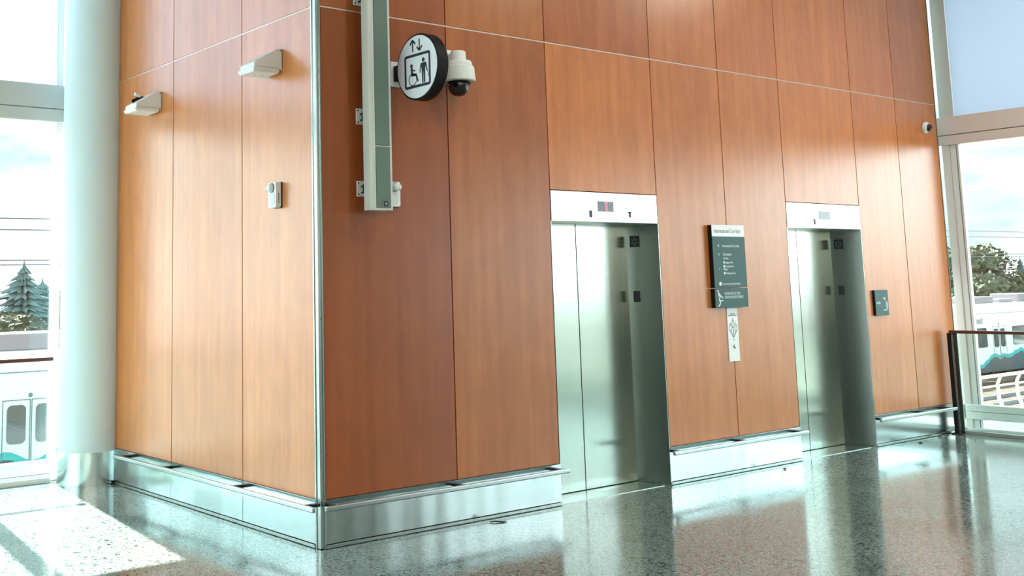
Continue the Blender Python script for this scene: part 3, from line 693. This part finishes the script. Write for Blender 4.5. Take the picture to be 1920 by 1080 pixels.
# train: three white cars with a teal wave
def train_car(x0, x1, doors, wins, label, txt=None):
    Yt = 23.86; e = empty('train_car', ((x0+x1)/2, Yt+1.3, -3.7), label, 'train', 'white train cars with teal waves')
    prof = [(Yt, -3.55), (Yt, -.30), (Yt+.06, -.02), (Yt+.28, .14), (Yt+1.3, .2), (Yt+2.37, .14), (Yt+2.59, -.02), (Yt+2.65, -.30), (Yt+2.65, -3.55)]
    MB().loft([[(x, y, z) for y, z in prof] for x in (x0, x1)]).build('car_body', M['train'], e, bevel=.05)
    rg = MB()
    x = x0+1.0; k = 0
    while x < x1-3:
        w_ = (3.4, 1.6, 2.6)[k % 3]; rg.box(x, x+w_, Yt+.5, Yt+2.1, .15, (.52, .36, .62)[k % 3]); x += w_+.7; k += 1
    rg.build('roof_equipment', M['roofgear'], e, bevel=.04)
    MB().box(x0+.05, x1-.05, Yt-.012, Yt, -.40, -.375).build('gutter_line', M['tline'], e)
    WP = ((57, -2.75), (57.9, -3.15), (58.6, -3.05), (59.3, -2.75), (59.9, -2.52), (60.5, -2.72), (61.0, -2.60), (61.6, -2.70), (62.4, -2.5), (63.1, -2.36), (63.8, -2.55), (64.6, -2.3), (66, -2.6), (90, -2.5))
    def wave(x):
        if x < 57: return -2.56 + .14*math.cos(4.2*(x-5.68))
        for (a, za), (b_, zb) in zip(WP, WP[1:]):
            if x <= b_: return za + (zb-za)*(x-a)/(b_-a) + .03*math.sin(x*9)
        return -2.5
    n = int((x1-x0)*5); xs = [x0+.03+(x1-x0-.06)*i/n for i in range(n+1)]
    top = [(x, wave(x)) for x in xs]
    MB().loft([[(x, Yt-.014, z), (x, Yt-.014, z-.20), (x, Yt+.01, z-.20), (x, Yt+.01, z)] for x, z in top]).build('teal_wave', M['teal'], e)
    MB().loft([[(x, Yt-.012, z-.20), (x, Yt-.012, -3.55), (x, Yt+.01, -3.55), (x, Yt+.01, z-.20)] for x, z in top]).build('blue_skirt', M['navy'], e)
    fr = (1, 0, 0)
    for c_ in doors:
        for s_ in (-1, 1):
            a, b_ = (c_-.76, c_-.012) if s_ < 0 else (c_+.012, c_+.76)
            lf = MB(); lf.band([(a, -2.80), (b_, -2.80), (b_, -1.10), (a, -1.10)], [(a+.022, -2.778), (b_-.022, -2.778), (b_-.022, -1.122), (a+.022, -1.122)], (0, Yt-.016, 0), fr, FZ, (0, -.006, 0))
            lf = lf.build('door_leaf', M['tline'], e)
            cc = (a+b_)/2
            MB().prism(rrect(cc-.25, cc+.25, -2.24, -1.24, .13), (0, Yt-.016, 0), fr, FZ, (0, -.012, 0)).build('door_window', M['twin'], lf)
        MB().prism(circ(c_-.02, -1.0, .06, 16), (0, Yt-.012, 0), fr, FZ, (0, -.012, 0)).build('door_lamp', M['tline'], e)
    for a, b_ in wins:
        MB().prism(rrect(a, b_, -2.20, -1.15, .12), (0, Yt-.012, 0), fr, FZ, (0, -.012, 0)).build('side_window', M['twin'], e)
    for k in (.16, .84):
        bo = MB(); xx = x0+(x1-x0)*k; bo.box(xx-1.5, xx+1.5, Yt+.3, Yt+2.3, -3.62, -3.35)
        for q_ in (-.9, .9): bo.lathe((xx+q_, Yt+.55, -3.42), [(.36, 0), (.36, .12)], (0, 1, 0), 20)
        bo.build('bogie', M['black'], e)
    if txt: text('lettering', 'TRANSIT', .42, (txt, Yt-.02, -.93), fr, FZ, M['tline'], e, d=.006, sx=.72)
train_car(-2.0, 27.0, (6.33, 13.3, 20.2), ((-1.3, .4), (1.0, 4.9), (8.0, 11.9), (14.9, 18.8), (21.8, 25.6)), 'white train car with teal wave and double doors outside the left window')
train_car(27.5, 56.5, (33.5, 40.4, 49.5), ((28.6, 32.2), (35.2, 39.0), (42.0, 47.8), (51, 55.4)), 'white train car with teal wave at mid train, mostly behind the elevator wall')
train_car(57.0, 86.0, (60.62, 70.2, 79.0), ((57.85, 59.2), (62.2, 68.5), (72, 77.3), (80.6, 85)), 'white train car lettered TRANSIT with teal wave outside the right window', 57.75)

# overhead wires and poles
for i, (z0, z1, lab) in enumerate(((3.44, 3.85, 'topmost'), (3.19, 3.59, 'second from top'), (2.46, 2.74, 'third from top'), (2.36, 2.62, 'lowest'))):
    P = []
    for k in range(46):
        x = -25 + k*2.45; P.append((x, 20+.3*(i % 2), z0 + (z1-z0)*max(0, min(1, (x-5)/48))))
    tag(MB().tube(P, .016, 6).build('overhead_wire', M['navy']), 'thin overhead train wire outside the windows, %s of the four' % lab, 'wire', 'overhead train wires')
for x, lab in ((-25, 'left'), (25.5, 'middle'), (85, 'right')):
    e = empty('catenary_pole', (x, 21.6, -4), 'tall grey catenary pole beside the train, %s one of three' % lab, 'pole', 'catenary poles')
    MB().lathe((x, 21.6, -4), [(.16, 0), (.11, 9.2)], n=16).build('mast', M['concrete'], e, smooth=True)
    MB().tube([(x, 21.6, 4.1), (x, 19.9, 4.0)], .05, 8).build('arm', M['concrete'], e)

# trees
def conifer(h, r, seed):
    rnd = random.Random(seed); b = MB(); n = 30; L = 19
    b.bm.verts.index_update()
    for i in range(L):
        t = i/(L-1); z = h*(.10 + .88*t); rr = r*(1-t)**.85*(.9+.25*rnd.random()) + .05; dz = h*.085*(1-t*.5)
        apex = b.bm.verts.new((rnd.uniform(-.05, .05), rnd.uniform(-.05, .05), z+dz*1.3)); ring = []; low = b.bm.verts.new((0, 0, z))
        for k in range(n):
            a = 2*PI*(k+.4*rnd.random())/n; q = rr*(1.12 if k % 2 == 0 else .55)*rnd.uniform(.75, 1.2)
            ring.append(b.bm.verts.new((q*math.cos(a), q*math.sin(a), z-dz*(.35 if k % 2 == 0 else .0)+rnd.uniform(-.1, .1))))
        for k in range(n):
            b.bm.faces.new((ring[k], ring[(k+1) % n], apex)); b.bm.faces.new((ring[(k+1) % n], ring[k], low))
    return b
def leafy(h, r, seed):
    rnd = random.Random(seed); b = MB()
    for i in range(26):
        t = rnd.random(); z = h*(.22+.66*t); q = r*math.sqrt(max(.05, 1-(2*t-.8)**2*.75))*rnd.uniform(.2, .82); a = rnd.random()*2*PI
        b.ico((q*math.cos(a), q*math.sin(a), z), r*rnd.uniform(.26, .42), 3, (1, 1, .85), .8, 3.2, seed+i*3.1)
    # loose leaf clumps that break up the outline
    for i in range(2600):
        t = rnd.random(); z = h*(.16+.84*t); q = r*math.sqrt(max(.04, 1-(2*t-.8)**2*.62))*rnd.uniform(.75, 1.12); a = rnd.random()*2*PI
        p = Vector((q*math.cos(a), q*math.sin(a), z)); s_ = h*.013*rnd.uniform(.6, 1.7)
        d1 = Vector((rnd.gauss(0, 1), rnd.gauss(0, 1), rnd.gauss(0, 1))).normalized(); d2 = d1.orthogonal().normalized()
        v = [b.bm.verts.new(p + d1*s_), b.bm.verts.new(p + d2*s_*.7), b.bm.verts.new(p - d1*s_), b.bm.verts.new(p - d2*s_*.7)]
        b.bm.faces.new(v)
    return b
def proto(kind, seed):
    e = empty({'conifer': 'conifer', 'leafy': 'broadleaf_tree', 'bush': 'bush'}[kind], (0, 0, 0))
    (conifer(10, 2.1, seed) if kind == 'conifer' else leafy(8 if kind == 'leafy' else 5, 3.0, seed)).build('crown', M[kind], e)
    MB().lathe((0, 0, 0), [(.22, -.5), (.10, 7 if kind == 'conifer' else 3)], n=8).build('trunk', M['bark'], e)
    return e
PR = {}
used = set()
for kd in ('conifer', 'leafy', 'bush'): PR[kd] = [proto(kd, 3), proto(kd, 11)]
cnt = 0
def plant(kd, x, y, ztop, sc, label, group):
    global cnt
    p = PR[kd][cnt % 2]; cnt += 1
    o = p if p.name not in used else copy_tree(p)
    used.add(o.name)
    base = {'conifer': 10*1.01, 'leafy': 9.7, 'bush': 6.3}[kd]
    h = ztop + 4.0
    o.location = (x, y, -4.0); o.scale = (sc, sc, h/base); o.rotation_euler.z = random.random()*6
    tag(o, label, 'tree' if kd != 'bush' else 'bush', group)
CAMX, CAMY = -3.991, -6.141
def at(u_slope, D): return CAMX + u_slope*D, CAMY + D
KL = {'conifer': 'dark pointed conifer beyond the train, seen through the left window', 'leafy': 'round-crowned tree beyond the train, seen through the left window', 'bush': 'pale sunlit bush behind the train, seen through the left window'}
KR = {'conifer': 'dark pointed conifer beyond the train, seen through the right window', 'leafy': 'olive round-crowned tree beyond the train, seen through the right window', 'bush': 'low bush behind the train, seen through the right window'}
GL = {'conifer': 'conifers seen through the left window', 'leafy': 'round trees seen through the left window', 'bush': 'bushes seen through the left window'}
GR = {'conifer': 'conifers seen through the right window', 'leafy': 'round trees seen through the right window', 'bush': 'bushes seen through the right window'}
for kd, s_, D, zt, sc in (('conifer', .335, 66, 3.6, 1.7), ('conifer', .352, 68, 2.6, 1.7), ('leafy', .315, 62, 1.8, 1.0), ('conifer', .375, 66, 2.6, 1.7), ('conifer', .392, 64, 2.9, 1.7),
        ('conifer', .415, 66, 2.4, 1), ('leafy', .44, 62, 1.7, 1.1), ('conifer', .30, 70, 2.2, 1), ('leafy', .28, 64, 1.9, 1.1), ('conifer', .255, 68, 2.9, 1), ('leafy', .22, 64, 1.8, 1.2), ('conifer', .19, 68, 3, 1.0), ('leafy', .15, 66, 2, 1.2),
        ('leafy', .48, 64, 2, 1.2), ('conifer', .363, 72, 2.0, 1), ('conifer', .325, 70, 2.3, 1),
        ('bush', .320, 46, -.2, .9), ('bush', .338, 45, .35, .9), ('bush', .357, 46, -.1, .8), ('bush', .378, 45, .0, .9), ('bush', .402, 46, .1, .9), ('bush', .30, 46, .1, 1), ('bush', .27, 45, 0, 1), ('bush', .43, 46, .1, 1), ('bush', .24, 46, .1, 1)):
    x, y = at(s_, D); plant(kd, x, y, zt, sc, KL[kd], GL[kd])
for i, (kd, s_, D, zt, sc) in enumerate((('leafy', 2.06, 48, 3.2, .9), ('conifer', 2.01, 52, 2.9, 1.0), ('leafy', 2.13, 47, 2.6, .9), ('conifer', 2.115, 52, 2.9, .8), ('conifer', 2.17, 52, 3.0, .9), ('leafy', 2.20, 47, 2.7, 1.0),
        ('leafy', 2.28, 46, 3.1, 1.1), ('conifer', 2.265, 51, 3.5, .9), ('conifer', 2.34, 50, 2.9, 1), ('leafy', 2.38, 46, 2.8, 1.2), ('leafy', 1.97, 48, 2.4, 1.0), ('conifer', 2.45, 50, 3.1, 1.1), ('leafy', 2.52, 46, 2.6, 1.2), ('leafy', 1.9, 47, 2.5, 1.1), ('conifer', 1.84, 50, 3, 1),
        ('bush', 2.04, 38, .4, 1.0), ('bush', 2.11, 38, .6, 1.0), ('bush', 2.19, 38, .4, 1.1), ('bush', 2.27, 38, .7, 1.1), ('bush', 2.36, 38, .5, 1.1))):
    x, y = at(s_, D); plant(kd, x, y, zt, sc, KR[kd], GR[kd])
# trees east of the hall, the ones the steel doors and the floor mirror
for i in range(16):
    a = -62 + i*6.5; d = 70 + (i*37 % 17)
    plant('leafy' if i % 3 else 'conifer', 8+d*math.cos(math.radians(a)), -5+d*math.sin(math.radians(a)), 3.5+(i*5 % 4), 1.25, 'tree on the east side of the station, mirrored by the steel doors', 'trees east of the station')

# ------------------------------------------------------------------ light
sun = bpy.data.lights.new('sun', 'SUN'); so = bpy.data.objects.new('sun', sun); COL.objects.link(so)
sun.energy = 30; sun.angle = math.radians(.7); sun.color = (1, 1, .98)
so.rotation_euler = Vector((-.115, -1, -.897)).to_track_quat('-Z', 'Y').to_euler()

W = bpy.data.worlds.new('world'); bpy.context.scene.world = W; W.use_nodes = True
nt = W.node_tree; nt.nodes.clear()
class _W: node_tree = nt
w_ = _W
out = N(w_, 'ShaderNodeOutputWorld'); bg = N(w_, 'ShaderNodeBackground'); Lk(w_, bg.outputs[0], out.inputs[0])
tc = N(w_, 'ShaderNodeTexCoord'); sp = N(w_, 'ShaderNodeSeparateXYZ'); Lk(w_, tc.outputs['Generated'], sp.inputs[0])
mp = N(w_, 'ShaderNodeMapping'); mp.inputs['Scale'].default_value = (1.6, 1.6, 6.0); Lk(w_, tc.outputs['Generated'], mp.inputs[0])
nz = N(w_, 'ShaderNodeTexNoise', Scale=2.2, Detail=7.0, Roughness=.55, Distortion=.4); Lk(w_, mp.outputs[0], nz.inputs['Vector'])
cl = ramp(w_, nz.outputs['Fac'], [(.38, (.28, .42, .42)), (.47, (.50, .58, .58)), (.55, (.90, 1.0, 1.03))])
def math_(op, a, b_=None, clamp=False):
    n = N(w_, 'ShaderNodeMath', operation=op); n.use_clamp = clamp
    for i, v in enumerate((a, b_)):
        if v is None: continue
        if isinstance(v, (int, float)): n.inputs[i].default_value = v
        else: Lk(w_, v, n.inputs[i])
    return n.outputs[0]
# the sky is brightest to the west and overhead, bright to the south-east, milder towards the north-east trees
east = math_('MULTIPLY', math_('SUBTRACT', .22, sp.outputs['Y']), 2.2, True)
west = math_('MULTIPLY', math_('SUBTRACT', -.05, sp.outputs['X']), 3.0, True)
up = math_('MULTIPLY', math_('SUBTRACT', sp.outputs['Z'], .14), 2.0, True)
k = math_('MAXIMUM', math_('MAXIMUM', math_('MULTIPLY', east, 1.9), math_('MULTIPLY', west, 2.6)), math_('MULTIPLY', up, 2.2))
dt = N(w_, 'ShaderNodeVectorMath', operation='DOT_PRODUCT'); Lk(w_, tc.outputs['Generated'], dt.inputs[0]); dt.inputs[1].default_value = Vector((.93, -.37, .03)).normalized()
lobe = N(w_, 'ShaderNodeMapRange', interpolation_type='SMOOTHSTEP'); Lk(w_, dt.outputs['Value'], lobe.inputs[0]); lobe.inputs[1].default_value = .90; lobe.inputs[2].default_value = .99
st = math_('ADD', math_('ADD', k, 1.15), math_('MULTIPLY', lobe.outputs[0], 2.6))
Lk(w_, cl, bg.inputs['Color']); Lk(w_, st, bg.inputs['Strength'])

# ------------------------------------------------------------------ camera
cam = bpy.data.cameras.new('camera'); co = bpy.data.objects.new('camera', cam); COL.objects.link(co)
r2 = Vector((0.80385393, -0.59451032, -0.01939968)); u2 = Vector((-0.06346025, -0.11814295, 0.99096672)); f2 = Vector((0.59143188, 0.79536138, 0.13269745))
mw = Matrix((r2, u2, -f2)).transposed().to_4x4(); mw.translation = Vector((-3.99104, -6.14060, 1.64))
co.matrix_world = mw
cam.sensor_fit = 'HORIZONTAL'; cam.sensor_width = 36; cam.lens = 2075.22557/1920*36
cam.shift_x = (960-723.28195)/1920; cam.shift_y = (262.6976-540)/1920
cam.clip_start = .05; cam.clip_end = 1000
sc = bpy.context.scene; sc.camera = co
sc.view_settings.view_transform = 'Standard'; sc.view_settings.look = 'None'
sc.view_settings.exposure = .9; sc.view_settings.gamma = 1; sc.view_settings.use_curve_mapping = False
sc.cycles.max_bounces = 10; sc.cycles.diffuse_bounces = 5; sc.cycles.glossy_bounces = 5; sc.cycles.transparent_max_bounces = 24
sc.cycles.sample_clamp_indirect = 8
